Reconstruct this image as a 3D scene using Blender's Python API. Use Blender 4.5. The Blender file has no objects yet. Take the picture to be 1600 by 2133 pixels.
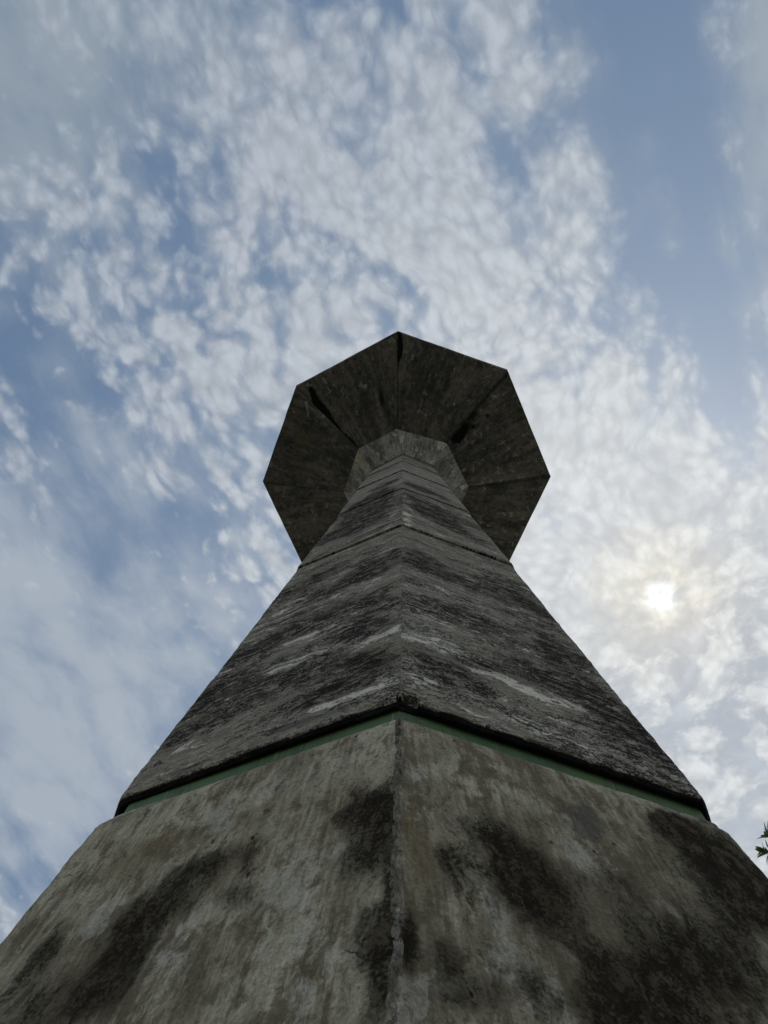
import bpy, math, random
import numpy as np
from mathutils import Vector, Matrix

# ------------------------------------------------------------------ camera
scene = bpy.context.scene
cam_d = bpy.data.cameras.new('camera')
cam = bpy.data.objects.new('camera', cam_d)
scene.collection.objects.link(cam)
scene.camera = cam
cam_d.sensor_fit = 'HORIZONTAL'
cam_d.sensor_width = 36.0
cam_d.lens = 36.0 * 1400.0 / 1600.0
cam_d.clip_start = 0.05
cam_d.clip_end = 6000
R_ = Vector((0.99944918, -0.02273124, 0.02417924))
U_ = Vector((-0.02946886, -0.94295645, 0.33160928))
F_ = Vector((-0.01526208, 0.33213915, 0.94310691))
EYE = Vector((-0.178, -4.0, 1.6))
cam.matrix_world = Matrix(((R_.x, U_.x, -F_.x, EYE.x), (R_.y, U_.y, -F_.y, EYE.y),
                           (R_.z, U_.z, -F_.z, EYE.z), (0, 0, 0, 1)))

# ------------------------------------------------------------------ node helper
class NT:
    def __init__(s, tree):
        s.t = tree; s.n = tree.nodes; s.l = tree.links
    def set(s, sock, v):
        if isinstance(v, bpy.types.NodeSocket): s.l.new(v, sock)
        elif v is not None:
            if isinstance(v, (tuple, list)) and len(v) == 3 and sock.type == 'RGBA': v = (*v, 1)
            sock.default_value = v
    def m(s, op, a, b=None, c=None, clamp=False):
        n = s.n.new('ShaderNodeMath'); n.operation = op; n.use_clamp = clamp
        for i, v in enumerate((a, b, c)): s.set(n.inputs[i], v)
        return n.outputs[0]
    def v(s, op, a, b=None, sc=None):
        n = s.n.new('ShaderNodeVectorMath'); n.operation = op
        s.set(n.inputs[0], a); s.set(n.inputs[1], b)
        if sc is not None: s.set(n.inputs['Scale'], sc)
        return n.outputs['Value'] if op in ('LENGTH', 'DOT_PRODUCT', 'DISTANCE') else n.outputs[0]
    def noise(s, vec, scale, det=4, rough=.55, dist=0.0, col=False):
        n = s.n.new('ShaderNodeTexNoise'); s.set(n.inputs['Vector'], vec)
        s.set(n.inputs['Scale'], scale); n.inputs['Detail'].default_value = det
        n.inputs['Roughness'].default_value = rough; n.inputs['Distortion'].default_value = dist
        return n.outputs['Color'] if col else n.outputs[0]
    def vor(s, vec, scale, feat='F1', rand=1.0, smooth=.5, out='Distance', dims='3D'):
        n = s.n.new('ShaderNodeTexVoronoi'); n.voronoi_dimensions = dims; n.feature = feat
        s.set(n.inputs['Vector'], vec); s.set(n.inputs['Scale'], scale)
        n.inputs['Randomness'].default_value = rand
        if feat == 'SMOOTH_F1': n.inputs['Smoothness'].default_value = smooth
        return n.outputs[out]
    def ss(s, x, a, b, lo=0.0, hi=1.0, kind='SMOOTHSTEP'):
        n = s.n.new('ShaderNodeMapRange'); n.interpolation_type = kind
        for i, v in enumerate((x, a, b, lo, hi)): s.set(n.inputs[i], v)
        return n.outputs[0]
    def mix(s, f, a, b, mode='MIX'):
        n = s.n.new('ShaderNodeMix'); n.data_type = 'RGBA'; n.blend_type = mode
        s.set(n.inputs[0], f); s.set(n.inputs[6], a); s.set(n.inputs[7], b)
        return n.outputs[2]
    def xyz(s, a, b, c):
        n = s.n.new('ShaderNodeCombineXYZ')
        for i, v in enumerate((a, b, c)): s.set(n.inputs[i], v)
        return n.outputs[0]
    def sep(s, a):
        n = s.n.new('ShaderNodeSeparateXYZ'); s.set(n.inputs[0], a); return n.outputs
    def attr(s, name, fac=True):
        n = s.n.new('ShaderNodeAttribute'); n.attribute_name = name
        return n.outputs['Fac'] if fac else n.outputs['Vector']

# ------------------------------------------------------------------ sky
SUN_EL, SUN_AZ = math.radians(56.8), math.radians(42.2)          # azimuth from +Y towards +X
SUN = Vector((math.sin(SUN_AZ) * math.cos(SUN_EL), math.cos(SUN_AZ) * math.cos(SUN_EL), math.sin(SUN_EL)))
world = bpy.data.worlds.new('World'); scene.world = world
world.use_nodes = True
T = NT(world.node_tree)
bg = T.n['Background']
nish = T.n.new('ShaderNodeTexSky'); nish.sky_type = 'NISHITA'; nish.sun_disc = False
nish.sun_elevation = SUN_EL; nish.sun_rotation = SUN_AZ
nish.air_density = 1.0; nish.dust_density = 2.0; nish.ozone_density = 1.5
tc = T.n.new('ShaderNodeTexCoord')
D_ = T.v('NORMALIZE', tc.outputs['Generated'])
dx, dy, dz = T.sep(D_)
iz = T.m('DIVIDE', 1.0, T.m('MAXIMUM', dz, 0.05))
P0 = T.xyz(T.m('MULTIPLY', dx, iz), T.m('MULTIPLY', dy, iz), 0.0)   # the cloud layer seen as a flat sheet overhead
wr = T.v('SUBTRACT', T.noise(P0, 3.0, 4, .55, col=True), (.5, .5, .5))
P = T.v('ADD', P0, T.v('SCALE', wr, sc=0.12))
P = T.v('MULTIPLY', P, (1, 1, 0))
wr2 = T.v('SUBTRACT', T.noise(P0, 16.0, 5, .6, col=True), (.5, .5, .5))
Pc = T.v('ADD', P, T.v('SCALE', wr2, sc=0.020))
Pc = T.v('MULTIPLY', Pc, (1, 1, 0))
def blob(cx, cy, ax_, ay_, bx_, by_, soft=1.0, src=None):
    """soft elliptical area of the cloud sheet: centre, long half axis, short half axis"""
    d = T.v('SUBTRACT', src or P, (cx, cy, 0))
    la = ax_ * ax_ + ay_ * ay_; lb = bx_ * bx_ + by_ * by_
    a = T.v('DOT_PRODUCT', d, (ax_ / la, ay_ / la, 0)); b = T.v('DOT_PRODUCT', d, (bx_ / lb, by_ / lb, 0))
    q = T.m('ADD', T.m('MULTIPLY', a, a), T.m('MULTIPLY', b, b))
    return T.m('POWER', math.e, T.m('MULTIPLY', q, -soft))
def add(*t):
    r = t[0]
    for x in t[1:]: r = T.m('ADD', r, x)
    return r
def mul(a, b): return T.m('MULTIPLY', a, b)
# clear areas
clearA = blob(-.50, .22, .10, .25, -.085, .035)
clearA2 = blob(-.34, .43, .08, .15, -.13, .06)
clearB = blob(.335, -.17, .125, .30, -.078, .03, 1.3)
clearB2 = blob(.49, .06, .05, .17, -.065, .02, 1.2)
clearC = blob(-.22, .08, .07, .09, -.05, .04)
# smooth veils
veilA = blob(-.52, -.24, .26, -.04, .04, .16)
veilB = blob(-.62, .82, .34, .14, -.14, .42)
veilB2 = blob(-.66, .42, .06, .14, -.10, .04)
veilC = blob(.74, .30, .17, .02, .0, .24)
veilD = blob(.52, -.22, .07, .24, -.075, .03)
veilE = blob(.40, .46, .24, .02, .0, .26)
veilF = blob(.16, -.26, .07, .20, -.10, .03)
puffy = blob(.04, .04, .44, .18, -.17, .44, .9)
puff2 = blob(.62, .80, .34, .10, -.10, .40)
cosg = T.v('DOT_PRODUCT', D_, tuple(SUN))
gam = T.m('ARCCOSINE', T.m('MINIMUM', cosg, 1.0))
near0 = T.m('POWER', math.e, mul(T.m('POWER', T.m('DIVIDE', gam, math.radians(24)), 2.0), -1.0))
# sheet of small puffs, drawn out along the wind
ca, sa = math.cos(math.radians(64)), math.sin(math.radians(64))
def wind(src, k, off):
    s = T.v('ADD', src, off)
    return T.xyz(T.v('DOT_PRODUCT', s, (ca * k, sa * k, 0)), T.v('DOT_PRODUCT', s, (-sa, ca, 0)), 0.0)
Pw = wind(Pc, .72, (0, 0, 0)); Pw2 = wind(Pc, .85, (3.1, 1.7, 0))
soft = T.ss(T.m('SUBTRACT', T.sep(P0)[1], T.m('MULTIPLY', T.sep(P0)[0], .5)), .28, -.30)
f1a = T.vor(Pw, 25.0, 'SMOOTH_F1', 1.0, .45, dims='2D')
f1b = T.vor(Pw, 15.5, 'SMOOTH_F1', 1.0, .5, dims='2D')
f1 = T.ss(soft, 0.0, 1.0, f1a, f1b, 'LINEAR')
f2 = T.vor(Pw2, 52.0, 'SMOOTH_F1', 1.0, .35, dims='2D')
nA = T.noise(Pw, 6.0, 5, .55)
nB = T.noise(Pw, 30.0, 8, .6)
wisp = T.noise(T.v('MULTIPLY', wind(P, .30, (0, 0, 0)), (1, 1, 0)), 9.0, 6, .62, .3)
nL = T.noise(P, 2.6, 3, .5)
py = T.sep(P0)[1]
cell = add(mul(T.m('SUBTRACT', .50, f1), 1.12), mul(T.m('SUBTRACT', .5, f2), .42))
body = add(cell, mul(T.m('SUBTRACT', nA, .5), 2.3), mul(T.m('SUBTRACT', nB, .5), 1.2), mul(T.m('SUBTRACT', nL, .5), .9))
cov = add(-.02, mul(puffy, .36), mul(clearA, -.58), mul(clearA2, -.22), mul(clearB, -1.6), mul(clearB2, -1.1), mul(clearC, -.15),
          mul(veilE, .55), mul(near0, .22), mul(veilC, -.1), mul(veilD, -1.3), mul(veilB, -1.0), mul(veilA, -.42), mul(puff2, .15))
dens = add(body, cov)
alpha = T.ss(dens, T.m('MULTIPLY_ADD', soft, -.12, -.26), T.m('MULTIPLY_ADD', soft, .30, .56))
veil = add(.10, mul(veilA, .80), mul(veilB, .80), mul(veilB2, .5), mul(veilC, .9), mul(veilD, .75), mul(veilE, .35), mul(veilF, .35), mul(puffy, .22),
           mul(puff2, .6), mul(clearB, -.35), mul(clearB2, -.35), mul(T.m('SUBTRACT', nL, .5), .5), mul(T.m('SUBTRACT', nA, .5), 1.5), mul(T.m('SUBTRACT', nB, .5), .42), mul(T.m('SUBTRACT', .45, f1b), .45), mul(T.m('SUBTRACT', wisp, .5), 1.0))
veil = T.ss(veil, -.05, 1.05, 0.0, .95)
# nearness to the sun
cosg = T.v('DOT_PRODUCT', D_, tuple(SUN))
gam = T.m('ARCCOSINE', T.m('MINIMUM', cosg, 1.0))
near = T.m('POWER', math.e, mul(T.m('POWER', T.m('DIVIDE', gam, math.radians(34)), 1.7), -1.0))
K = 10.0                                                          # the Background runs at 0.1
def c10(r, g, b): return (r * K, g * K, b * K)
cloud_col = T.mix(near, c10(.375, .425, .50), c10(.80, .82, .82))
veil_col = T.mix(near, T.mix(T.ss(py, -.2, .5), c10(.27, .33, .395), c10(.37, .425, .50)), c10(.53, .575, .61))
# light and grey sides inside the puffs
shade = T.ss(add(mul(T.m('SUBTRACT', nB, .5), 1.8), mul(T.m('SUBTRACT', .4, f2), .6)), -.5, .5, .82, 1.10)
cloud_col = T.v('SCALE', cloud_col, sc=shade)
# grey thick patches low on the right
thick = blob(.60, .74, .36, .16, -.24, .44)
spots = T.ss(add(T.noise(T.v('ADD', Pc, (9, 4, 0)), 17.0, 6, .58), mul(T.m('SUBTRACT', f1b, .35), .35)), .42, .62)
gm = mul(mul(spots, thick), .85)
cloud_col = T.mix(gm, cloud_col, c10(.41, .45, .515))
hazy = T.mix(.8, nish.outputs[0], T.mix(near, c10(.115, .19, .315), c10(.34, .44, .56)))
skyc = T.mix(veil, hazy, veil_col)
skyc = T.mix(mul(alpha, .86), skyc, cloud_col)
# pale bright air added towards the horizon, below view, to light the walls
low = T.ss(dz, .10, .52, 1.0, 0.0)
skyc = T.mix(mul(low, .8), skyc, c10(.80, .80, .78))
# the veiled sun behind the cloud
occ = T.ss(T.noise(P, 38.0, 5, .55), .42, .62, 1.0, .35)
core = T.m('POWER', math.e, mul(T.m('POWER', T.m('DIVIDE', gam, math.radians(.95)), 2.0), -1.0))
ring = T.m('POWER', math.e, mul(T.m('POWER', T.m('DIVIDE', gam, math.radians(4.4)), 2.0), -1.0))
skyc = T.v('ADD', skyc, T.v('SCALE', T.v('SCALE', (.75, 1.0, 1.25), sc=mul(core, .75 * K)), sc=occ))
skyc = T.v('ADD', skyc, T.v('SCALE', T.v('SCALE', (.16, .095, -.01), sc=mul(ring, 1.0 * K)), sc=T.m('ADD', mul(occ, .5), .5)))
T.set(bg.inputs['Color'], skyc)
bg.inputs['Strength'].default_value = 0.1

sun_d = bpy.data.lights.new('sun', 'SUN'); sun_d.energy = 1.2; sun_d.angle = math.radians(8); sun_d.color = (1.0, .95, .88)
sun = bpy.data.objects.new('sun', sun_d); scene.collection.objects.link(sun)
sun.rotation_euler = SUN.to_track_quat('Z', 'Y').to_euler()

scene.view_settings.view_transform = 'Standard'
scene.view_settings.look = 'None'
scene.view_settings.exposure = 0.0
scene.view_settings.gamma = 1.0

# ------------------------------------------------------------------ numpy noise
def _h(ix, iy, iz, seed):
    n = (ix * 374761393 + iy * 668265263 + iz * 2147483647 + seed * 1274126177) & 0xffffffff
    n = ((n ^ (n >> 13)) * 1274126177) & 0xffffffff
    n = (n ^ (n >> 16)) & 0xffffffff
    return (n & 0xffff) / 65535.0
def vnoise(p, seed=0):
    i = np.floor(p).astype(np.int64); f = p - i; f = f * f * (3 - 2 * f)
    r = 0
    for a in (0, 1):
        for b in (0, 1):
            for c in (0, 1):
                w = (f[..., 0] if a else 1 - f[..., 0]) * (f[..., 1] if b else 1 - f[..., 1]) * (f[..., 2] if c else 1 - f[..., 2])
                r = r + w * _h(i[..., 0] + a, i[..., 1] + b, i[..., 2] + c, seed)
    return r - .5
def fbm(p, scale, octs=5, rough=.5, seed=0):
    r = 0; a = 1.0; q = p * scale
    for k in range(octs):
        r = r + a * vnoise(q + 17.3 * k, seed + k); a *= rough; q = q * 2.03
    return r

# ------------------------------------------------------------------ scene tools
COL = scene.collection
def link(name, me, mat, parent=None):
    o = bpy.data.objects.new(name, me); COL.objects.link(o)
    if mat: me.materials.append(mat)
    if parent: o.parent = parent
    return o
def empty(name, label, cat, loc=(0, 0, 0)):
    o = bpy.data.objects.new(name, None); COL.objects.link(o); o.location = loc
    o['label'] = label; o['category'] = cat
    return o

# ------------------------------------------------------------------ materials
def new_mat(name):
    m = bpy.data.materials.new(name); m.use_nodes = True
    t = NT(m.node_tree); b = t.n['Principled BSDF']
    return m, t, b

def concrete(name, squash=(1, 1, 1), light=(.30, .295, .27), mid=(.19, .185, .165), dark=(.028, .026, .023),
             bias=0.0, crust=1.0, warm=(.20, .15, .085), fine=1.0, pale=(.42, .415, .38), rnd=1.0, film=0.0, streak=(2.6, .35, 1), sk=.6, drip=(3.0, .28, 1), dk=.5, psoft=.12, pop=.72, pb=0.0, grain=.26, fan=False, flo=3.0, lo=.12, hi=None):
    m, t, b = new_mat(name)
    W0 = t.attr('wall', False)
    wv = t.v('SUBTRACT', t.noise(W0, 6.0, 4, .6, col=True), (.5, .5, .5))
    W = t.v('MULTIPLY', t.v('ADD', W0, t.v('SCALE', wv, sc=.17)), squash)
    nl = t.noise(W, 1.1, 5, .6)
    nm = t.noise(W, 4.2, 8, .66, .4)
    nf = t.noise(W, 17.0, 8, .68)
    ng = t.noise(W0, 70.0, 5, .65)
    nv = t.noise(t.v('MULTIPLY', W0, drip), 14.0, 7, .7)
    nx = t.noise(t.v('ADD', W, (5, 9, 2)), 8.0, 8, .7, .6)
    ns = t.noise(t.v('MULTIPLY', W, streak), 5.0, 6, .65)
    c0 = lambda x: t.m('MULTIPLY', t.m('SUBTRACT', x, .5), 1.9)
    A = lambda *q: (q[0] if len(q) == 1 else t.m('ADD', q[0], A(*q[1:])))
    M = lambda a, k: t.m('MULTIPLY', a, k)
    sd, sp, so, sg = t.attr('dark'), t.attr('pale'), t.attr('ochre'), t.attr('grey')
    # plaster tone
    f = t.ss(A(.5, M(c0(nl), .7), M(c0(nm), .9), M(c0(nf), .75), M(c0(ns), sk), M(c0(nv), dk)), .1, .9)
    col = t.mix(f, mid, light)
    # warm earthy weathering
    fo = t.ss(A(M(so, .62), M(c0(nm), 1.0), M(c0(nf), .6), M(c0(ns), .6), M(c0(nl), .5 * rnd)), .10, .95, 0, .75)
    col = t.mix(fo, col, warm)
    # sharp-edged pale skim coat
    fp = t.ss(A(M(sp, .8), M(c0(nx), 1.7), M(c0(nf), .8), M(c0(nl), .5 * rnd), M(c0(nv), .5 * dk), pb), .44 - psoft, .44 + psoft, 0, pop)
    col = t.mix(fp, col, pale)
    # patches of newer grey mortar
    fg = t.ss(A(M(sg, .8), M(c0(nm), .8), M(c0(nf), .5)), .40, .60, 0, .7)
    col = t.mix(fg, col, (.11, .108, .10))
    # thin film of grime
    if film:
        ff = t.ss(A(M(c0(t.noise(W, 2.3, 7, .7)), 1.3), M(c0(nf), 1.0), M(c0(ns), .8), M(sd, .75)), -.12, .85, 0, film)
        col = t.mix(ff, col, (.066, .052, .032))
    # black lichen: body, and ragged crust with holes
    fd = t.ss(A(M(t.m('MINIMUM', sd, 1.5), .72), M(c0(nm), 1.15), M(c0(nf), .95 * crust), M(c0(nl), .8 * rnd), M(c0(ns), .9 * sk), M(c0(nv), .5 * dk), bias), lo, hi or (.80 if crust < 1 else .34), 0, 1)
    hole = t.ss(A(nf, M(c0(ng), .30)), .46, .62, 1.0, .50)
    fd = t.m('MULTIPLY', fd, hole)
    col = t.mix(M(fd, .96), col, dark)
    if fan:
        sx = t.sep(W0)
        uu = t.m('SUBTRACT', t.m('MODULO', t.m('ADD', sx[0], 4.37 * 1.5), 4.37), 4.37 / 2)
        ang = t.m('DIVIDE', uu, t.m('MAXIMUM', sx[1], .2))
        av = t.xyz(t.m('MULTIPLY', ang, 6.0), t.m('MULTIPLY', sx[1], .35), sx[2])
        tone = t.ss(t.noise(av, 1.6, 6, .7), .30, .72, .72, 1.35)
        col = t.v('SCALE', col, sc=tone)
        seam = t.ss(t.m('ABSOLUTE', ang), .396, .412, 0, .55)
        bd = t.m('ABSOLUTE', t.m('SUBTRACT', t.m('FRACT', t.m('MULTIPLY_ADD', ang, 3.62, A(.5, M(c0(t.noise(W0, 2.0, 3)), .03)))), .5))
        seam = t.m('MAXIMUM', seam, t.ss(bd, .010, .022, .28, 0))
        col = t.mix(seam, col, (.012, .012, .012))
    fl = t.ss(A(sd, M(c0(nf), .5), M(c0(nm), .3)), flo, flo + .5)  # flat black: real runs on the canopy, painted shade under the lip
    col = t.mix(M(fl, .96), col, (.008, .008, .008))
    # grain, pits and hairline cracks
    col = t.mix(1.0, col, t.mix(t.ss(A(ng, M(c0(nf), .6)), .25, .75), (1 - grain,) * 3, (1 + grain * .85,) * 3), 'MULTIPLY')
    pv = t.vor(t.v('MULTIPLY', t.v('ADD', W0, t.v('SCALE', wv, sc=.10)), (1.3, .6, 1)), 15.0, 'F1')
    pc = t.vor(t.v('MULTIPLY', t.v('ADD', W0, t.v('SCALE', wv, sc=.10)), (1.3, .6, 1)), 15.0, 'F1', out='Color')
    pr = t.sep(pc)[0]
    pit = t.m('MULTIPLY', t.ss(A(pv, M(c0(ng), .08)), .07, .15, 1, 0), t.ss(pr, .82, .90))
    cw = t.v('ADD', W0, t.v('SCALE', wv, sc=.12))
    ce = t.vor(cw, 2.1, 'DISTANCE_TO_EDGE')
    crack = t.m('MULTIPLY', t.ss(ce, .0015, .006, 1, 0), t.ss(t.noise(W0, 2.7, 4), .62, .70))
    hol = t.m('MAXIMUM', M(pit, fine), M(crack, .7 * fine))
    col = t.mix(M(hol, .85), col, (.012, .011, .010))
    t.set(b.inputs['Base Color'], col)
    t.set(b.inputs['Roughness'], .93)
    b.inputs['Specular IOR Level'].default_value = .06
    h = A(M(nf, .7), M(nm, .5), M(ng, .22), M(nv, .35 * dk), M(fp, -.10), M(fd, .22), M(M(hol, -1), .6), M(fg, .12))
    bp = t.n.new('ShaderNodeBump'); bp.inputs['Strength'].default_value = .9; bp.inputs['Distance'].default_value = .026
    t.set(bp.inputs['Height'], h); t.set(b.inputs['Normal'], bp.outputs[0])
    return m

M_LOWER = concrete('weathered plaster low', (1, .55, 1), bias=-.09, crust=.98, light=(.60, .56, .41), mid=(.20, .175, .12), dark=(.022, .018, .012), film=.86, warm=(.165, .13, .072), pale=(.56, .54, .455), sk=.7, lo=.10, hi=.62, psoft=.24, pop=.65, dk=.7)
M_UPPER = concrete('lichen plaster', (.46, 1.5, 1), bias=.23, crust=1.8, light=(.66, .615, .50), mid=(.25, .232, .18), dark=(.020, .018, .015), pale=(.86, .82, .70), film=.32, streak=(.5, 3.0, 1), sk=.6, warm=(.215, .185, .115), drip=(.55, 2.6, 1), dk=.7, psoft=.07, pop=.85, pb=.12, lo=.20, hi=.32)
M_TOP = concrete('upper plaster', (.35, 1.6, 1), bias=.02, light=(.52, .49, .42), mid=(.23, .215, .18), fine=.4, streak=(.35, 4.0, 1), sk=.7, warm=(.30, .26, .19), film=.35, drip=(.3, 3.5, 1), dk=.6)
M_COLLAR = concrete('collar concrete', (1.3, .8, 1), bias=-.12, crust=.6, light=(.36, .35, .32), mid=(.135, .13, .122), dark=(.06, .06, .065), fine=.4, warm=(.42, .36, .22), sk=.8, film=.35, pale=(.60, .58, .54), dk=.7)
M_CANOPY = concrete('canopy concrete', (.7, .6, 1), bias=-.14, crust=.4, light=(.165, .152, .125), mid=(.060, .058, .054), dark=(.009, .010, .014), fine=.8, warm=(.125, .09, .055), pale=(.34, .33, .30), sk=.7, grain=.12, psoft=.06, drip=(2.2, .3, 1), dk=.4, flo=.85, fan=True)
M_RIDGE = concrete('ridge mortar', (2, 1, 1), bias=-.06, light=(.30, .285, .24), mid=(.15, .14, .115), fine=.6, rnd=.5, film=.4, pale=(.34, .33, .29), grain=.45, dk=.2, pop=.25, psoft=.3)
M_JOINT = concrete('joint mortar', (1, 1, 1), bias=.3, light=(.06, .058, .052), mid=(.04, .038, .035), fine=.3)

def A2(t, a, b_): return t.m('ADD', a, b_)
def green_tile():
    m, t, b = new_mat('green painted band')
    W0 = t.attr('wall', False)
    W = t.v('MULTIPLY', W0, (1, .12, 1))
    s = t.noise(W, 110.0, 4, .6); l = t.noise(W0, 3.0, 5, .6)
    col = t.mix(s, (.062, .122, .045), (.105, .195, .078))
    col = t.mix(t.ss(l, .4, .7, 0, .6), col, (.05, .10, .06))
    g = t.m('MULTIPLY', t.ss(t.noise(W, 40.0, 5, .7), .56, .75), .45)
    col = t.mix(g, col, (.22, .25, .21))
    jf = t.m('ABSOLUTE', t.m('SUBTRACT', t.m('FRACT', t.m('MULTIPLY', t.sep(W0)[0], 1 / .62)), .5))
    col = t.mix(t.ss(jf, .003, .008, .8, 0), col, (.24, .25, .20))
    dd = t.ss(A2(t, t.noise(t.v('MULTIPLY', W0, (1, .5, 1)), 5.0, 7, .7), t.noise(W, 60.0, 4, .6)), 1.0, 1.25, 0, .75)
    col = t.mix(dd, col, (.045, .05, .035))
    fk = t.ss(t.noise(t.v('MULTIPLY', W0, (1, 1.5, 1)), 22.0, 6, .7), .62, .66, 0, .8)
    col = t.mix(fk, col, (.20, .19, .155))
    t.set(b.inputs['Base Color'], col); b.inputs['Roughness'].default_value = .55
    bp = t.n.new('ShaderNodeBump'); bp.inputs['Strength'].default_value = .4; bp.inputs['Distance'].default_value = .003
    t.set(bp.inputs['Height'], s); t.set(b.inputs['Normal'], bp.outputs[0])
    return m
M_GREEN = green_tile()

# ------------------------------------------------------------------ tower geometry
ROT = math.radians(-2.699)
# measured radius / angle error (deg) of single corners, by level
FIX = {
 'ground': {0: (2.79, -.8)}, 'ledge': {0: (2.129, -.8), -1: (2.147, .5), 1: (2.126, .5)},
 'band': {0: (2.052, -.85), -1: (2.068, 1.0), 1: (2.068, .8)},
 'lip': {0: (2.100, -.65)}, 'j4': {0: (1.581, -.57)}, 'j3': {0: (1.264, -.77), -1: (1.264, -.5), 1: (1.264, -.5)},
 'j2': {0: (1.066, -.94), -1: (1.064, -.35), 1: (1.052, -.24)}, 'j1': {0: (.900, -1.15)}, 'j0': {0: (.824, -.9), -1: (.79, -2.4), 1: (.805, -2.0)},
 'col': {0: (1.225, -6.0), -1: (1.215, -.8), -2: (1.20, -1.4), 1: (1.25, -2.4), 2: (1.285, -.8)},
 'rim': {0: (2.985, -1.3), -1: (2.892, -1.7), -2: (2.926, 1.0), 1: (3.013, -2.0), 2: (3.007, -1.1)},
}
BASE_R = {'ground': 2.79, 'ledge': 2.135, 'band': 2.06, 'lip': 2.106, 'j4': 1.579, 'j3': 1.264, 'j2': 1.061, 'j1': .898, 'j0': .806, 'col': 1.234, 'rim': 2.988}
def corner(level, k, r=None):
    """xy of corner k at a named level; r overrides the nominal radius, the corner's own error stays"""
    R0 = BASE_R[level]; kk = (k + 4) % 8 - 4
    rr, da = FIX.get(level, {}).get(kk, (R0, 0.0))
    if r is not None: rr = rr + (r - R0)
    a = ROT + k * math.pi / 4 + math.radians(da)
    return np.array([rr * math.sin(a), -rr * math.cos(a)])
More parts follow.
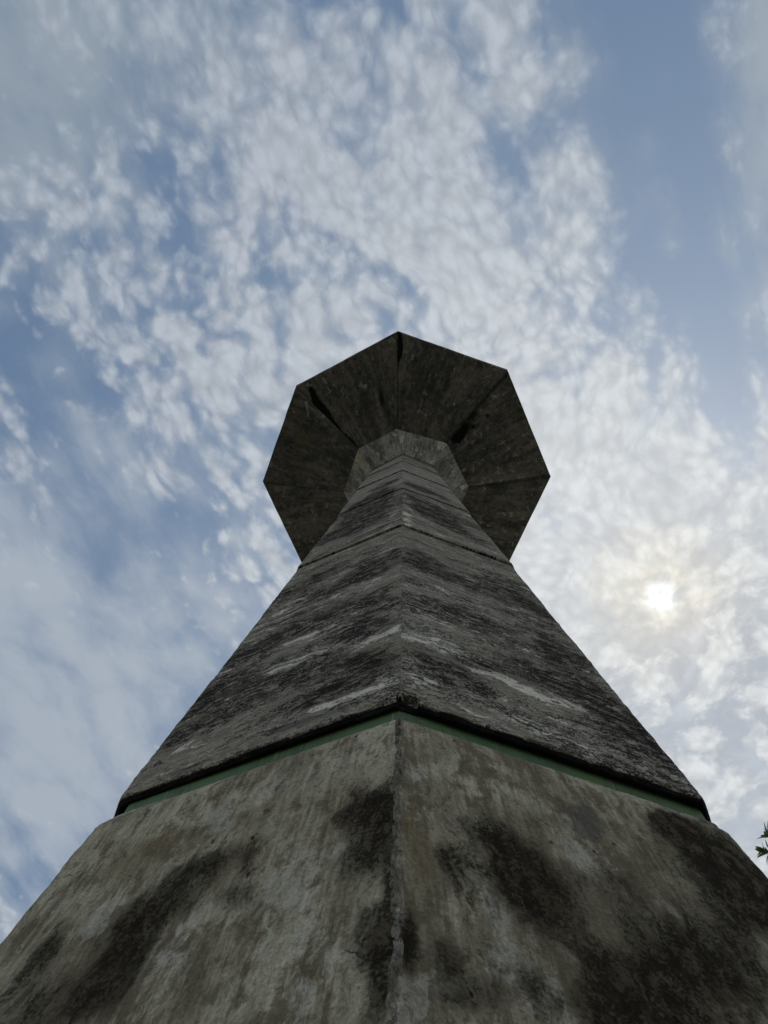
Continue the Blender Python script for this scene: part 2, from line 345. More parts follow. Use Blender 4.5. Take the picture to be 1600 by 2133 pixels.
STAINS=[
('lower',-1,'d',0.684,3.433,0.117,-0.052,0.031,-0.238,0.900),
('lower',-1,'d',0.749,3.519,0.059,-0.028,0.017,-0.169,0.500),
('lower',-1,'d',0.784,2.950,0.075,-0.025,0.011,-0.099,0.700),
('lower',-1,'d',0.841,2.787,0.034,-0.010,0.011,-0.123,0.500),
('lower',-1,'d',-0.079,3.390,0.170,0.052,0.100,-0.124,0.800),
('lower',-1,'d',-0.161,3.282,0.118,0.056,0.094,-0.099,0.800),
('lower',-1,'d',-0.163,3.081,0.107,0.098,0.126,-0.108,1.000),
('lower',-1,'o',-0.322,3.692,0.225,0.075,0.116,-0.143,0.900),
('lower',-1,'d',-0.566,3.333,0.019,0.087,0.064,-0.047,0.500),
('lower',-1,'o',0.143,3.766,0.201,-0.023,0.046,-0.097,0.800),
('lower',-1,'o',-0.206,3.741,0.095,0.020,0.080,-0.112,0.800),
('lower',-1,'p',-0.040,3.818,0.073,0.002,0.055,-0.094,1.000),
('lower',-1,'p',0.133,3.161,0.090,0.077,0.090,-0.093,0.500),
('lower',-1,'p',-0.355,3.400,0.068,0.075,0.072,-0.067,0.700),
('lower',-1,'p',-0.343,3.521,0.061,0.070,0.042,-0.041,0.600),
('lower',-1,'p',0.454,3.309,0.149,-0.028,0.112,-0.304,0.450),
('lower',-1,'p',0.287,3.896,0.330,-0.013,0.052,-0.122,0.350),
('lower',-1,'d',0.278,3.285,0.115,-0.021,0.034,-0.074,0.500),
('lower',-1,'o',0.666,3.055,0.091,-0.032,0.031,-0.186,0.800),
('lower',-1,'o',0.630,3.690,0.132,-0.066,0.022,-0.163,0.500),
('lower',-1,'p',0.516,2.927,0.183,-0.024,0.049,-0.119,0.400),
('lower',0,'o',-0.820,3.459,0.052,0.024,-0.027,-0.326,0.900),
('lower',0,'o',-0.812,3.258,0.086,0.036,-0.025,-0.272,0.800),
('lower',0,'d',-0.869,2.952,0.035,0.012,-0.010,-0.132,1.200),
('lower',0,'d',-0.714,3.271,0.083,-0.030,-0.070,-0.140,0.500),
('lower',0,'d',-0.466,3.467,0.124,0.138,0.054,-0.138,0.900),
('lower',0,'d',-0.397,3.312,0.047,-0.122,-0.120,-0.120,1.100),
('lower',0,'d',0.608,3.849,0.094,-0.193,-0.226,-0.223,1.300),
('lower',0,'d',0.679,3.693,0.031,-0.097,-0.184,-0.161,1.000),
('lower',0,'d',0.466,3.975,0.096,-0.024,-0.072,-0.096,0.800),
('lower',0,'d',-0.153,3.301,0.236,-0.192,-0.184,-0.214,0.650),
('lower',0,'d',-0.225,2.962,0.347,-0.022,-0.116,-0.162,0.550),
('lower',0,'d',0.207,3.232,0.083,-0.143,-0.150,-0.128,0.500),
('lower',0,'d',-0.773,2.906,0.087,0.029,-0.010,-0.078,0.600),
('lower',0,'d',-0.702,2.791,0.084,0.025,-0.015,-0.083,0.600),
('lower',0,'p',-0.778,3.106,0.023,0.009,-0.009,-0.074,1.000),
('lower',0,'p',-0.566,3.130,0.023,0.019,0.020,-0.071,1.200),
('lower',0,'p',-0.562,2.958,0.068,-0.004,-0.039,-0.074,1.000),
('lower',0,'p',-0.448,2.903,0.022,0.013,0.004,-0.066,0.900),
('lower',0,'p',-0.885,2.749,0.049,0.015,-0.006,-0.078,0.800),
('lower',0,'p',-0.150,3.534,0.117,-0.155,-0.047,-0.056,0.700),
('lower',0,'p',0.069,3.471,0.103,-0.149,-0.051,-0.053,0.500),
('lower',0,'p',0.225,3.295,0.056,-0.141,-0.037,-0.031,0.500),
('lower',0,'p',-0.676,3.858,0.159,-0.008,-0.060,-0.194,0.500),
('lower',0,'p',-0.116,3.848,0.208,-0.077,-0.051,-0.085,0.350),
('lower',0,'d',-0.120,3.025,0.554,0.081,-0.179,-0.293,0.350),
('lower',0,'d',0.263,3.432,0.182,-0.216,-0.333,-0.326,0.350),
('lower',0,'d',-0.838,2.738,0.117,0.034,-0.008,-0.077,0.350),
('lower',0,'o',-0.644,3.101,0.235,0.085,-0.059,-0.317,0.450),
('lower',0,'o',-0.263,3.060,0.291,-0.018,-0.132,-0.200,0.500),
('lower',-1,'o',0.494,3.455,0.300,-0.027,0.066,-0.172,0.400),
('lower',-1,'o',0.059,3.417,0.238,0.092,0.127,-0.168,0.500),
('lower',-1,'d',-0.489,3.141,0.070,0.127,0.171,-0.123,0.450),
('lower',-1,'d',0.099,3.520,0.156,0.031,0.050,-0.077,0.350),
('lower',-1,'d',0.835,3.122,0.023,-0.009,0.024,-0.320,0.400),
('lower',0,'g',-0.020,3.801,0.033,-0.122,-0.078,-0.086,1.400),
('lower',0,'o',-0.630,3.602,0.147,0.070,-0.028,-0.182,0.600),
('upper',-1,'d',0.538,4.949,0.210,-0.050,0.039,-0.177,1.100),
('upper',-1,'d',0.372,4.703,0.257,-0.003,0.033,-0.105,1.100),
('upper',-1,'d',0.443,5.517,0.197,-0.010,0.047,-0.196,1.000),
('upper',-1,'d',0.085,5.122,0.269,0.017,0.061,-0.165,0.600),
('upper',-1,'d',-0.428,5.318,0.329,0.074,0.114,-0.230,0.600),
('upper',-1,'d',-0.367,5.952,0.385,0.065,0.074,-0.182,0.900),
('upper',-1,'d',0.511,5.937,0.151,-0.051,0.033,-0.187,0.600),
('upper',-1,'d',0.116,6.081,0.431,-0.079,0.034,-0.126,0.500),
('upper',-1,'d',-0.494,7.238,0.257,0.065,0.067,-0.193,1.000),
('upper',-1,'d',0.236,6.736,0.390,0.011,0.037,-0.160,1.000),
('upper',-1,'d',0.418,7.066,0.215,0.004,0.027,-0.143,0.900),
('upper',-1,'d',-0.744,5.303,0.123,0.244,0.130,-0.193,0.900),
('upper',-1,'d',-0.862,4.960,0.015,0.175,0.070,-0.082,1.000),
('upper',-1,'d',-0.409,4.910,0.353,0.077,0.049,-0.090,0.600),
('upper',-1,'d',-0.170,7.456,0.189,0.002,0.028,-0.103,0.800),
('upper',-1,'p',0.425,5.286,0.356,-0.064,0.021,-0.088,1.100),
('upper',-1,'p',-0.117,5.334,0.143,0.008,0.026,-0.064,1.000),
('upper',-1,'p',0.521,4.542,0.288,-0.024,0.011,-0.041,1.100),
('upper',-1,'p',-0.555,5.704,0.208,0.093,0.043,-0.087,0.900),
('upper',-1,'p',-0.556,4.668,0.081,0.076,0.032,-0.045,0.800),
('upper',-1,'p',0.025,5.737,0.321,-0.019,0.021,-0.066,0.800),
('upper',-1,'p',0.177,6.476,0.366,-0.034,0.025,-0.102,0.600),
('upper',-1,'p',-0.551,6.588,0.211,0.105,0.038,-0.093,0.700),
('upper',-1,'p',0.684,4.632,0.064,-0.047,0.008,-0.105,0.600),
('upper',-1,'g',0.256,4.467,0.282,-0.000,0.024,-0.063,0.800),
('upper',-1,'g',-0.397,4.415,0.230,0.018,0.027,-0.046,0.600),
('upper',0,'d',-0.518,4.857,0.203,-0.055,-0.038,-0.126,1.000),
('upper',0,'d',-0.204,5.086,0.204,-0.005,-0.040,-0.120,0.800),
('upper',0,'d',0.498,5.878,0.101,-0.241,-0.106,-0.196,1.000),
('upper',0,'d',0.346,5.180,0.333,-0.143,-0.093,-0.185,0.900),
('upper',0,'d',0.586,5.079,0.195,-0.294,-0.141,-0.217,1.200),
('upper',0,'d',0.714,4.860,0.072,-0.196,-0.072,-0.094,1.100),
('upper',0,'d',-0.156,5.811,0.566,-0.073,-0.047,-0.156,0.500),
('upper',0,'d',0.307,6.841,0.394,-0.220,-0.081,-0.232,0.600),
('upper',0,'d',-0.278,6.751,0.358,-0.048,-0.033,-0.144,0.900),
('upper',0,'d',-0.483,7.087,0.210,-0.028,-0.026,-0.143,0.900),
('upper',0,'d',0.523,6.834,0.207,-0.241,-0.054,-0.130,0.600),
('upper',0,'p',-0.481,5.150,0.270,0.019,-0.024,-0.098,1.100),
('upper',0,'p',-0.106,4.951,0.250,-0.057,-0.027,-0.067,1.200),
('upper',0,'p',-0.661,4.602,0.070,-0.002,-0.012,-0.049,1.200),
('upper',0,'p',0.251,4.986,0.125,-0.015,-0.018,-0.038,1.000),
('upper',0,'p',0.597,5.174,0.094,-0.028,-0.023,-0.042,0.900),
('upper',0,'p',-0.086,4.503,0.389,-0.102,-0.024,-0.052,0.800),
('upper',0,'p',-0.549,5.595,0.190,-0.024,-0.016,-0.070,0.900),
('upper',0,'p',0.179,5.629,0.074,-0.001,-0.020,-0.052,1.000),
('upper',0,'p',0.358,4.562,0.339,-0.150,-0.029,-0.048,0.600),
('upper',0,'p',-0.475,6.254,0.186,-0.001,-0.013,-0.066,0.700),
('upper',0,'p',0.040,6.908,0.263,-0.121,-0.020,-0.067,0.600),
('upper',0,'p',-0.716,4.690,0.058,0.042,-0.009,-0.121,0.600),
('upper',0,'g',0.038,4.321,0.433,-0.110,-0.028,-0.052,0.800),
('mid',-1,'d',0.084,9.709,0.389,-0.015,0.125,-0.737,1.200),
('mid',-1,'d',-0.074,9.045,0.348,0.059,0.079,-0.376,1.200),
('mid',-1,'d',-0.382,9.000,0.252,0.043,0.063,-0.249,0.800),
('mid',-1,'p',0.427,9.174,0.084,-0.146,0.079,-1.209,0.600),
('mid',0,'p',-0.500,9.041,0.067,0.108,-0.071,-1.175,0.600),
('mid',0,'d',-0.259,9.595,0.204,-0.173,-0.078,-0.455,1.200),
('mid',0,'d',-0.095,9.187,0.333,-0.155,-0.061,-0.319,0.900),
('mid',0,'d',0.243,9.539,0.256,-0.226,-0.065,-0.278,0.600),
('mid',0,'d',0.135,8.793,0.283,-0.228,-0.042,-0.173,0.500),
('mid2',-1,'d',-0.008,10.633,0.355,0.018,0.043,-0.257,1.100),
('mid2',-1,'d',0.120,11.267,0.217,0.010,0.035,-0.243,0.700),
('mid2',0,'d',-0.214,10.754,0.197,-0.075,-0.032,-0.217,0.900),
('mid2',0,'d',0.115,10.714,0.186,-0.120,-0.032,-0.172,0.600),
('canopy',-1,'d',-0.855,2.440,0.076,0.001,0.011,-0.215,1.700),
('canopy',-1,'d',-0.817,2.027,0.105,0.007,0.035,-0.322,2.200),
('canopy',-1,'d',-0.708,1.635,0.092,0.022,0.083,-0.277,2.200),
('canopy',-1,'d',-0.545,1.299,0.089,0.029,0.090,-0.237,2.400),
('canopy',-1,'d',0.384,1.811,0.074,-0.011,-0.054,-0.402,1.100),
('canopy',-1,'d',0.381,1.383,0.069,-0.028,-0.088,-0.202,0.700),
('canopy',-1,'d',0.734,2.779,0.184,0.002,0.002,-0.044,0.800),
('canopy',-1,'p',-0.528,2.400,0.019,0.000,0.011,-0.215,0.800),
('canopy',-1,'p',-0.448,2.203,0.014,0.000,0.008,-0.161,0.700),
('canopy',0,'d',-1.032,2.518,0.069,0.026,0.116,-0.292,2.600),
('canopy',-1,'d',0.939,2.739,0.146,0.002,0.003,-0.053,2.000),
('canopy',0,'d',-0.451,1.351,0.109,0.021,0.067,-0.345,0.500),
('canopy',0,'d',-0.450,2.101,0.201,0.039,0.076,-0.387,0.700),
('canopy',0,'p',0.106,2.213,0.028,-0.003,-0.061,-0.438,0.500),
('canopy',0,'p',-0.265,2.263,0.019,0.001,0.012,-0.263,0.500),
('canopy',1,'p',0.023,2.049,0.058,0.568,0.040,0.000,0.400),
('canopy',1,'p',0.149,1.680,0.032,0.470,0.030,0.001,0.350),
('canopy',-2,'p',0.744,2.346,0.017,-0.025,-0.206,-0.122,0.600),
('canopy',-2,'p',-0.133,2.548,-0.016,-0.212,-0.030,0.006,0.500),
('canopy',-2,'o',0.129,2.553,0.261,-0.555,-0.724,-0.254,0.400),
('canopy',-1,'o',-0.257,2.028,0.524,-0.216,-0.249,-0.570,0.350),
('canopy',0,'d',-0.037,1.690,0.205,-0.012,-0.026,-0.308,0.500),
('canopy',1,'d',-0.546,1.461,0.131,0.068,0.121,-0.240,1.800),
('canopy',1,'d',-0.786,1.797,0.070,0.137,0.119,-0.048,1.100),
('canopy',1,'d',-0.590,2.081,0.022,0.043,0.043,-0.017,1.200),
('canopy',1,'d',-0.534,1.746,0.022,0.043,0.043,-0.017,1.200),
('canopy',1,'d',-0.160,1.699,0.051,0.374,0.117,-0.004,0.600),
('canopy',2,'d',-0.850,1.822,-0.113,0.389,0.133,0.064,0.500),
('canopy',-2,'o',-0.512,2.110,0.342,-0.254,-0.172,-0.223,0.800),
('canopy',-2,'o',0.302,2.187,0.326,-0.250,-0.168,-0.219,0.500),
('collar',-1,'d',-0.340,0.872,0.064,0.006,0.034,-0.118,1.000),
('collar',0,'p',0.397,1.102,0.073,-0.009,-0.039,-0.121,0.900),
('collar',0,'p',-0.359,0.991,0.053,0.016,0.044,-0.112,0.800),
('collar',-2,'o',0.202,1.105,0.122,-0.169,-0.161,-0.065,0.900),
('collar',0,'d',0.004,0.945,0.230,0.036,0.014,-0.103,0.500),
('collar',-2,'o',-0.278,1.043,0.078,-0.101,-0.130,-0.052,0.900),
]
def stain_field(part, k, ty, u, v, wu, wv):
    r = np.zeros_like(u)
    for s in STAINS:
        if s[0] != part or s[1] != k or s[2] != ty: continue
        cx, cy, ax_, ay_, bx_, by_, amp = s[3:]
        det = ax_ * by_ - ay_ * bx_
        sc = min(1.0, math.hypot(bx_, by_) * 2.6, math.hypot(ax_, ay_) * 2.6)
        if part in ('canopy', 'collar'): sc *= .5
        du = u - cx + wu * sc; dv = v - cy + wv * sc
        p = (du * by_ - dv * bx_) / det; q = (dv * ax_ - du * ay_) / det
        r = r + amp * np.exp(-(p * p + q * q) ** 1.4 * .9)
    return r

def axis_pts(n, pw=.5):
    t = np.linspace(0, 1, n); s = .5 - .5 * np.cos(np.pi * t)
    return t * (1 - pw) + s * pw

def rings(name, part, rows, mat, parent, nu=60, amp=.006, edge=.012, edge_w=.05, seed=1, lip_amp=.0, lip_z=None, lump=.0,
          cap=False, ty=None):
    """eight-sided shell. rows: list of (z, [8 corner xy]); every face is its own strip so that the arrises stay crisp."""
    Z = np.array([r[0] for r in rows]); C = np.array([r[1] for r in rows])          # nv,8,2
    nv = len(rows); U = axis_pts(nu, .6)
    allv = []; allf = []; wall = []; at = {q: [] for q in ('dark', 'pale', 'ochre', 'grey')}
    base = 0
    for f in range(8):
        A = C[:, f, :][:, None, :]; B = C[:, (f + 1) % 8, :][:, None, :]
        XY = A + (B - A) * U[None, :, None]
        L = np.linalg.norm(B - A, axis=-1)                                          # nv,1
        P3 = np.concatenate([XY, np.repeat(Z[:, None], nu, 1)[..., None]], -1)
        kk = (f + 4) % 8 - 4
        u = (U[None, :] - .5) * L
        if part in ('canopy', 'collar'):
            vv = np.repeat(np.linalg.norm((C[:, f] + C[:, (f + 1) % 8]) / 2, axis=-1)[:, None], nu, 1)
        else: vv = P3[..., 2].copy()
        d_edge = np.minimum(U[None, :], 1 - U[None, :]) * L
        rad = P3[..., :2] / np.linalg.norm(P3[..., :2], axis=-1, keepdims=True)
        q = P3 + np.array([3.1, 7.7, 1.3]) * seed
        disp = amp * (fbm(q, 2.2, 6, .55, seed)) * 2
        if lump: disp += lump * fbm(q, .9, 3, .5, seed + 5) * 2
        e = np.clip(1 - d_edge / edge_w, 0, 1) ** 2
        disp -= edge * e * (.5 + .8 * fbm(q, 16.0, 4, .6, seed + 9))
        if lip_amp and lip_z is not None:
            for lz in lip_z:
                g = np.exp(-((P3[..., 2] - lz) / .035) ** 2)
                ch = fbm(q * np.array([1, 1, .3]), 11.0, 5, .62, seed + 20)
                big = np.clip(fbm(q * np.array([1, 1, .2]), 3.0, 3, .5, seed + 30) - .12, 0, 1)
                disp -= g * (lip_amp * np.clip(ch + .15, 0, 1) * 1.6 + lip_amp * 3.0 * big)
                P3[..., 2] += g * lip_amp * .9 * fbm(q * np.array([1, 1, .2]), 7.0, 5, .6, seed + 40)
        P3[..., :2] += rad * disp[..., None]
        wu = .30 * fbm(np.stack([u, vv, u * 0 + f], -1), 4.0, 5, .62, 71); wv_ = .34 * fbm(np.stack([u, vv, u * 0 + f], -1), 4.0, 5, .62, 93)
        src = kk
        if part not in ('canopy', 'collar') and kk not in (-1, 0): src = -1 if kk % 2 else 0
        flip = -1 if (src != kk and kk in (2, 3, -3)) else 1
        if part in ('canopy', 'collar') and kk in (-4, -3, 3): src = 99
        for key, code in (('dark', 'd'), ('pale', 'p'), ('ochre', 'o'), ('grey', 'g')):
            at[key].append(stain_field(ty or part, src, code, u * flip, vv, wu, wv_).ravel())
        if part == 'upper':                       # shade under the lip painted black; near corner broken off, its hollow darkened
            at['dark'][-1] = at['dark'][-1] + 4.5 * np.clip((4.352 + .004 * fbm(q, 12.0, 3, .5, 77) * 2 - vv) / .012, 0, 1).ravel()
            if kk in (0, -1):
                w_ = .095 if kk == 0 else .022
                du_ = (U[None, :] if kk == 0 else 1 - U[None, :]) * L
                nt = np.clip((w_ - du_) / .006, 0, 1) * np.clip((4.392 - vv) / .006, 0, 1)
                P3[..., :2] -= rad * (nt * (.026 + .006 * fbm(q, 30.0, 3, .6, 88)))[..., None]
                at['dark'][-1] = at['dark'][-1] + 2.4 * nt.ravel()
        allv.append(P3.reshape(-1, 3))
        wall.append(np.stack([u + 4.37 * f, vv, u * 0 + 3.3 * seed + f], -1).reshape(-1, 3))
        i = np.arange(nv - 1)[:, None] * nu + np.arange(nu - 1)[None, :] + base
        allf.append(np.stack([i, i + 1, i + 1 + nu, i + nu], -1).reshape(-1, 4))
        base += nv * nu
    V = np.concatenate(allv); F = np.concatenate(allf)
    me = bpy.data.meshes.new(name)
    me.vertices.add(len(V)); me.vertices.foreach_set('co', V.ravel().astype(np.float32))
    me.loops.add(F.size); me.loops.foreach_set('vertex_index', F.ravel().astype(np.int32))
    me.polygons.add(len(F)); me.polygons.foreach_set('loop_start', np.arange(0, F.size, 4, dtype=np.int32))
    me.polygons.foreach_set('loop_total', np.full(len(F), 4, np.int32))
    me.polygons.foreach_set('use_smooth', np.ones(len(F), bool))
    me.update()
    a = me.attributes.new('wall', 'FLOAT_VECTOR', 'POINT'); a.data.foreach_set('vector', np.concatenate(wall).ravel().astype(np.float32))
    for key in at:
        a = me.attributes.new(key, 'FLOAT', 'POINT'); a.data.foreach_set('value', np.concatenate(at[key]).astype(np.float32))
    return link(name, me, mat, parent)

def lerp_rows(z0, l0, z1, l1, n, r0=None, r1=None, pw=.5, skip_last=False):
    c0 = np.array([corner(l0, k, r0) for k in range(8)]); c1 = np.array([corner(l1, k, r1) for k in range(8)])
    T_ = axis_pts(n, pw)
    rows = [(z0 + (z1 - z0) * t, c0 + (c1 - c0) * t) for t in T_]
    return rows[:-1] if skip_last else rows
def poly_rows(pts, step=.02):
    """pts: (z, level, r, [n]) in order"""
    rows = []
    for i in range(len(pts) - 1):
        z0, l0, r0 = pts[i][:3]; z1, l1, r1 = pts[i + 1][:3]
        n = pts[i + 1][3] if len(pts[i + 1]) > 3 else 4
        rows += lerp_rows(z0, l0, z1, l1, n, r0, r1, pw=.6 if n > 20 else 0, skip_last=True)
    z1, l1, r1 = pts[-1][:3]
    rows += [(z1, np.array([corner(l1, k, r1) for k in range(8)]))]
    return rows

tower = empty('concrete_tower', 'eight-sided tapering concrete tower streaked with black lichen, green band below, dark canopy on top', 'tower')

# lower block, its rounded ledge running back to the green band
rings('lower_block', 'lower', poly_rows([(-.05, 'ground', 2.80), (2.0, 'ground', 2.478, 30), (4.10, 'ledge', 2.143, 110), (4.14, 'ledge', 2.130, 4),
      (4.175, 'ledge', 2.108, 4), (4.205, 'band', 2.090, 4), (4.223, 'band', 2.066, 5), (4.226, 'band', 2.02, 4)]),
      M_LOWER, tower, nu=96, amp=.004, edge=.010, edge_w=.04, seed=1, lip_amp=.004, lip_z=[4.19], lump=.002)
rings('green_band', 'band', poly_rows([(4.19, 'band', 2.056), (4.35, 'band', 2.046, 8)]), M_GREEN, tower, nu=30, amp=.0012, edge=.004, edge_w=.02, seed=2)
# upper shaft with its dripping lip over the band
J4 = 8.062; J3 = 10.38; J2 = 11.963; J1 = 13.155; J0 = 13.903
def seg(name, ty, za, la, ra, zb, lb, rb, g0, g1, mat, nu, nv, seed, amp=.004, b=.02):
    """one cast section of the shaft, arrises eased at its two ends"""
    s = (rb - ra) / (zb - za)
    return rings(name, ty, poly_rows([(za + g0, la, ra - .035), (za + g0, la, ra - b * .35), (za + g0 + b * .5, la, ra + s * (g0 + b), 3),
             (zb - g1 - b * .5, lb, rb - s * g1, nv), (zb - g1, lb, rb - b * .35, 3), (zb - g1, lb, rb - .035, 3)]),
             mat, tower, nu=nu, amp=amp, edge=.010, edge_w=.035, seed=seed, lip_amp=.004, lip_z=[za + g0, zb - g1])
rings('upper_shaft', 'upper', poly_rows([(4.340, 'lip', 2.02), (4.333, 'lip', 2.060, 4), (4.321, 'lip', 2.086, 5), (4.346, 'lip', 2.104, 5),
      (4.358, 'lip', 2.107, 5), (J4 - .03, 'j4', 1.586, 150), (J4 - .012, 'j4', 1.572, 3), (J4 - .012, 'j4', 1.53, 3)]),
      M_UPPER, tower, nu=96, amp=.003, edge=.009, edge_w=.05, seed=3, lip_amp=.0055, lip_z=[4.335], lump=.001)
seg('shaft_section', 'mid', J4, 'j4', 1.603, J3, 'j3', 1.264, .028, .008, M_UPPER, 70, 90, 4)
seg('shaft_section', 'mid2', J3, 'j3', 1.284, J2, 'j2', 1.061, .022, .006, M_TOP, 60, 50, 5, .003)
seg('shaft_section', 'top', J2, 'j2', 1.082, J1, 'j1', .898, .018, .006, M_TOP, 50, 36, 6, .003)
seg('shaft_section', 'top', J1, 'j1', .917, J0, 'j0', .806, .018, .0, M_TOP, 50, 24, 7, .003)
# recessed mortar seen in the joints
rings('shaft_core', 'core', poly_rows([(4.30, 'lip', 2.02), (J4, 'j4', 1.555, 20), (J3, 'j3', 1.240, 10), (J2, 'j2', 1.040, 8), (J1, 'j1', .878, 8), (J0, 'j0', .78, 6)]),
      M_JOINT, tower, nu=14, amp=.001, edge=.003, seed=8)
CT = 14.356; RZ = 14.883
rings('collar', 'collar', poly_rows([(J0, 'j0', .76), (J0 - .004, 'j0', .835, 4), (J0 + .01, 'j0', .845, 3), (CT, 'col', 1.234, 40)]), M_COLLAR, tower, nu=50, amp=.004, edge=.008, edge_w=.03, seed=9)
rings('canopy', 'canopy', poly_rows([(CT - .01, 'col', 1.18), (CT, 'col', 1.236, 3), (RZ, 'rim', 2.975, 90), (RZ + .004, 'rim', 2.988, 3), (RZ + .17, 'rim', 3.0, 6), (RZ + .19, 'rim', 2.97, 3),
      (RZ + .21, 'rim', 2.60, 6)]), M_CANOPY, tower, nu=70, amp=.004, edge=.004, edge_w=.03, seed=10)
rf = poly_rows([(RZ + .20, 'rim', 2.62), (RZ + .62, 'col', 1.0, 12), (RZ + .80, 'col', .02, 8)])
rings('roof_slab', 'roof', rf, M_RIDGE, tower, nu=12, amp=.004, edge=.002, seed=11)

# raised mortar ridges on the corners
def ridge(name, k, pts, w, h, mat, seed, step=.012, lump=.5):
    """half-round bead of mortar up corner k. pts: (z, level, r)"""
    rows = []
    P_ = [np.array([*corner(l, k, r), z]) for z, l, r in pts]
    for i in range(len(P_) - 1):
        n = max(2, int(np.linalg.norm(P_[i + 1] - P_[i]) / step))
        rows += [P_[i] + (P_[i + 1] - P_[i]) * j / n for j in range(n)]
    rows.append(P_[-1]); Rr = np.array(rows)
    a = ROT + k * math.pi / 4
    out = np.array([math.sin(a), -math.cos(a), .12]); tan = np.array([math.cos(a), math.sin(a), 0])
    nseg = 13; th = np.linspace(-1, 1, nseg)
    wob = fbm(Rr, 2.0, 4, .5, seed)[:, None] * w * .35
    prof_u = th * w * .5; prof_h = np.sqrt(np.clip(1 - th ** 2, 0, 1)) ** .8 * h - np.abs(th) * w * .5 * .41 - .012 * np.abs(th) ** 6
    V = Rr[:, None, :] + tan * (prof_u[None, :, None] + wob[..., None]) + out * (prof_h[None, :, None] - .004)
    rough = fbm(V * np.array([1, 1, .8]), 38.0, 4, .7, seed + 3)
    wd = 1 + lump * fbm(Rr, 6.0, 3, .6, seed + 8)[:, None]
    V = V + out * (rough * h * 1.5 * (1 - th[None, :] ** 4))[..., None] + tan * (prof_u[None, :] * (wd - 1))[..., None]
    nv = len(Rr); i = np.arange(nv - 1)[:, None] * nseg + np.arange(nseg - 1)[None, :]
    F = np.stack([i, i + 1, i + 1 + nseg, i + nseg], -1).reshape(-1, 4)
    me = bpy.data.meshes.new(name); me.from_pydata(V.reshape(-1, 3).tolist(), [], F.tolist()); me.update()
    me.polygons.foreach_set('use_smooth', np.ones(len(F), bool))
    wl = np.stack([np.repeat(th[None, :] * w * .5, nv, 0) + 1.7 * k, np.repeat(Rr[:, 2:3], nseg, 1), np.full((nv, nseg), seed * 1.0)], -1)
    at = me.attributes.new('wall', 'FLOAT_VECTOR', 'POINT'); at.data.foreach_set('vector', wl.ravel().astype(np.float32))
    return link(name, me, mat, tower)
for k in (0, 1, 2, 3, 4, 5, 6, 7):
    ridge('corner_ridge', k, [(0.0, 'ground', 2.79), (2.0, 'ground', 2.478 - .012), (4.12, 'ledge', 2.132), (4.19, 'ledge', 2.095)], .045 if k == 0 else .02, .017 if k == 0 else .003, M_RIDGE, 30 + k, lump=.25 if k == 0 else .1)
    ridge('corner_ridge', k, [(4.36, 'lip', 2.098), (J4 - .04, 'j4', 1.580)], .020 if k == 0 else .012, .007 if k == 0 else .002, M_RIDGE, 50 + k, .02)

# ------------------------------------------------------------------ ground
def ground():
    n = 90; R = 3000.0
    t = np.linspace(-1, 1, n); s = np.sign(t) * (np.abs(t) ** 4) * R + t * 12
    X, Y = np.meshgrid(s, s); P = np.stack([X, Y, X * 0], -1)
    P[..., 2] = fbm(P, .05, 4, .5, 5) * .5 * np.clip((np.hypot(X, Y) - 8) / 30, 0, 1) - .0
    i = np.arange(n - 1)[:, None] * n + np.arange(n - 1)[None, :]
    F = np.stack([i, i + 1, i + 1 + n, i + n], -1).reshape(-1, 4)
    me = bpy.data.meshes.new('ground'); me.from_pydata(P.reshape(-1, 3).tolist(), [], F.tolist())
    m, t, b = new_mat('dry grass and soil')
    g = t.n.new('ShaderNodeTexCoord').outputs['Object']
    a = t.noise(g, .35, 6, .6); c = t.noise(g, 9.0, 6, .7)
    col = t.mix(t.ss(a, .4, .6), (.16, .15, .12), (.27, .255, .22))
    col = t.mix(t.ss(c, .35, .7), col, (.11, .12, .08))
    t.set(b.inputs['Base Color'], col); b.inputs['Roughness'].default_value = 1
    bp = t.n.new('ShaderNodeBump'); bp.inputs['Distance'].default_value = .05; t.set(bp.inputs['Height'], c); t.set(b.inputs['Normal'], bp.outputs[0])
    o = link('ground', me, m); o['kind'] = 'structure'
ground()

# ------------------------------------------------------------------ tree at the right
def leaf_mat():
    m, t, b = new_mat('leaf green')
    g = t.n.new('ShaderNodeTexCoord').outputs['Object']
    col = t.mix(t.ss(t.noise(g, 3.0, 4), .35, .65), (.030, .055, .018), (.075, .115, .035))
    col = t.mix(t.ss(t.noise(g, 14.0, 3), .58, .72, 0, .6), col, (.12, .10, .045))
    t.set(b.inputs['Base Color'], col); b.inputs['Roughness'].default_value = .5
    tr = t.n.new('ShaderNodeBsdfTranslucent'); t.set(tr.inputs[0], t.mix(.5, col, (.10, .16, .03)))
    mx = t.n.new('ShaderNodeMixShader'); mx.inputs[0].default_value = .3
    t.l.new(b.outputs[0], mx.inputs[1]); t.l.new(tr.outputs[0], mx.inputs[2])
    t.l.new(mx.outputs[0], t.n['Material Output'].inputs[0])
    return m
def bark_mat():
    m, t, b = new_mat('bark')
    g = t.v('MULTIPLY', t.n.new('ShaderNodeTexCoord').outputs['Object'], (1, 1, .25))
    c = t.noise(g, 30.0, 6, .7)
    t.set(b.inputs['Base Color'], t.mix(c, (.05, .04, .03), (.20, .17, .13))); b.inputs['Roughness'].default_value = .95
    bp = t.n.new('ShaderNodeBump'); bp.inputs['Distance'].default_value = .02; t.set(bp.inputs['Height'], c); t.set(b.inputs['Normal'], bp.outputs[0])
    return m
M_LEAF = leaf_mat(); M_BARK = bark_mat()
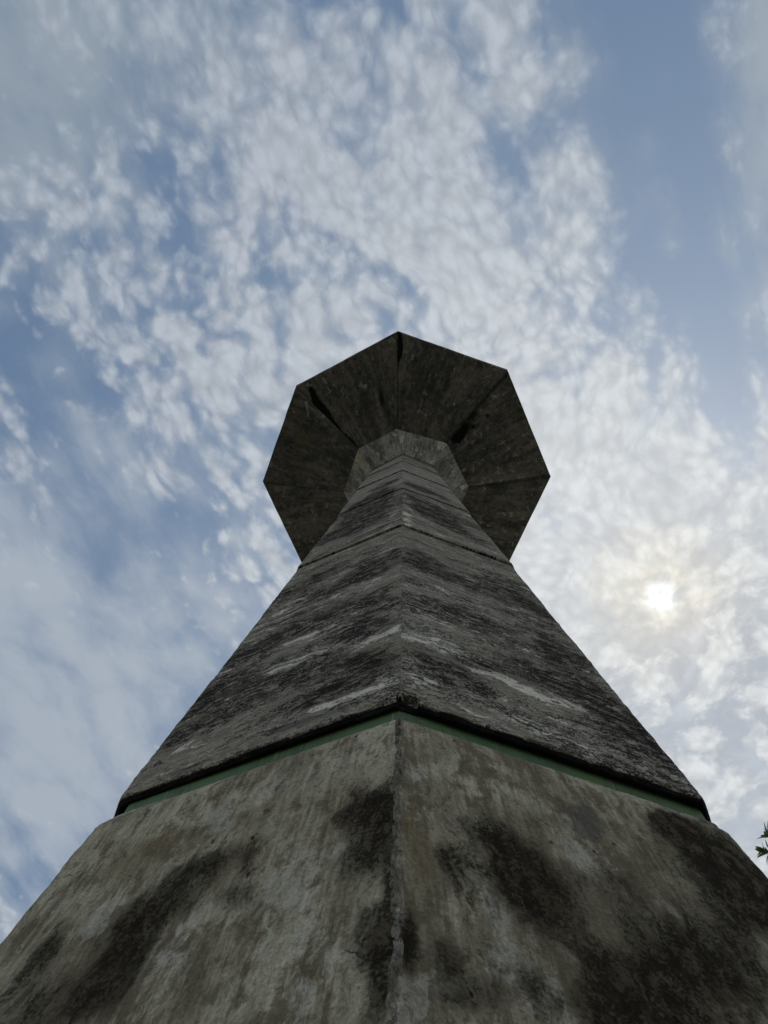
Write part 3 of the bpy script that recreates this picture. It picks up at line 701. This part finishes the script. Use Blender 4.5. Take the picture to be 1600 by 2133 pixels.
def tube(V, F, pts, radii, n=8):
    base = None
    for i, (p, r) in enumerate(zip(pts, radii)):
        d = (pts[min(i + 1, len(pts) - 1)] - pts[max(i - 1, 0)]).normalized()
        q = d.to_track_quat('Z', 'Y')
        s = len(V)
        for j in range(n):
            a = 2 * math.pi * j / n
            V.append(p + q @ Vector((math.cos(a) * r, math.sin(a) * r, 0)))
        if i:
            for j in range(n): F.append((s - n + j, s - n + (j + 1) % n, s + (j + 1) % n, s + j))
def leaf(V, F, base, d, up, L, w, curl):
    """pointed leaf of two folded halves"""
    side = d.cross(up).normalized(); nrm = side.cross(d).normalized()
    prof = ((0, .05), (.2, .55), (.45, 1.0), (.7, .8), (.88, .38), (1.0, 0.0))
    s = len(V)
    for t_, k in prof:
        c = base + d * (L * t_) - nrm * (curl * L * t_ * t_)
        V += [c - side * (w * k * .5) + nrm * (w * k * .18), c, c + side * (w * k * .5) + nrm * (w * k * .18)]
    for i in range(len(prof) - 1):
        a = s + i * 3
        F += [(a, a + 1, a + 4, a + 3), (a + 1, a + 2, a + 5, a + 4)]
def sprig(V, F, tip, d, rnd, n=9, L=.13):
    """rosette of pointed leaves round the end of a twig"""
    for i in range(n):
        a = i * 2.4 + rnd.uniform(-.3, .3); tilt = rnd.uniform(.25, 1.15)
        q = d.to_track_quat('Z', 'Y')
        ld = q @ Vector((math.sin(tilt) * math.cos(a), math.sin(tilt) * math.sin(a), math.cos(tilt)))
        ld = (ld + Vector((0, 0, -.12))).normalized()
        up = q @ Vector((-math.cos(tilt) * math.cos(a), -math.cos(tilt) * math.sin(a), math.sin(tilt)))
        leaf(V, F, tip - d * rnd.uniform(0, .07), ld, up, L * rnd.uniform(.7, 1.2), L * rnd.uniform(.28, .40), rnd.uniform(-.1, .35))
def make_tree():
    rnd = random.Random(11)
    cen = Vector((5.78, .50, 5.45)); root = Vector((6.3, 1.2, 0))
    tree = empty('broadleaf_tree', 'leafy green tree beside the concrete tower, pointed leaves at its twig ends', 'tree', root)
    TV, TF, LV, LF = [], [], [], []
    fork = root + Vector((-.25, -.05, 2.3))
    tube(TV, TF, [root + Vector((0, 0, -.1)), root + Vector((-.02, .02, .3)), root + Vector((-.10, -.02, 1.2)), fork], [.22, .16, .13, .115], 12)
    tips = []
    for i in range(15):
        z = rnd.uniform(-.5, 1); a = i * 2.4
        r = math.sqrt(max(0, 1 - z * z)); e = cen + Vector((r * math.cos(a), r * math.sin(a), z * .85)) * 1.75 * rnd.uniform(.75, 1.0)
        m1 = fork.lerp(e, .35) + Vector((rnd.uniform(-.2, .2), rnd.uniform(-.2, .2), .15)); m2 = fork.lerp(e, .7) + Vector((rnd.uniform(-.15, .15), rnd.uniform(-.15, .15), .12))
        tube(TV, TF, [fork, m1, m2, e], [.065, .045, .028, .012], 7)
        for j in range(11):
            t_ = rnd.uniform(.35, 1); b = m1.lerp(m2, t_ * 2 - .7) if t_ < .7 else m2.lerp(e, (t_ - .7) / .3)
            d = (b - cen).normalized() + Vector((rnd.uniform(-.7, .7), rnd.uniform(-.7, .7), rnd.uniform(-.3, .6))); d.normalize()
            e2 = b + d * rnd.uniform(.25, .6)
            tube(TV, TF, [b, b.lerp(e2, .5) + Vector((0, 0, .03)), e2], [.012, .008, .005], 5)
            tips.append((e2, d))
            for q in range(2):
                d2 = (d + Vector((rnd.uniform(-.9, .9), rnd.uniform(-.9, .9), rnd.uniform(-.5, .7)))).normalized()
                e3 = b.lerp(e2, .6) + d2 * rnd.uniform(.12, .3)
                tube(TV, TF, [b.lerp(e2, .6), e3], [.006, .004], 4); tips.append((e3, d2))
    # the outermost twig, reaching towards the tower
    for pts in TWIG:
        ps = [Vector(p) for p in pts]
        tube(TV, TF, ps, [.010 - .006 * i / (len(ps) - 1) for i in range(len(ps))], 6)
        tips.append((ps[-1], (ps[-1] - ps[-2]).normalized()))
    for e, d in tips: sprig(LV, LF, e, d, rnd, n=rnd.randint(8, 11))
    for nm, V, F, mt in (('trunk', TV, TF, M_BARK), ('crown', LV, LF, M_LEAF)):
        me = bpy.data.meshes.new(nm); me.from_pydata([tuple(v - root) for v in V], [], F); me.update()
        if nm == 'trunk': me.polygons.foreach_set('use_smooth', np.ones(len(F), bool))
        link(nm, me, mt, tree)
TWIG = [[(4.347, 1.196, 6.228), (3.884, 1.076, 6.431), (3.586, 1.038, 6.544), (3.396, 1.034, 6.609)], [(3.884, 1.076, 6.431), (3.659, 0.993, 6.615), (3.512, 0.985, 6.732)], [(4.012, 1.062, 6.504), (3.805, 0.9, 6.673), (3.653, 0.89, 6.798)], [(3.884, 1.076, 6.431), (3.627, 1.063, 6.487), (3.515, 1.101, 6.534)]]
make_tree()
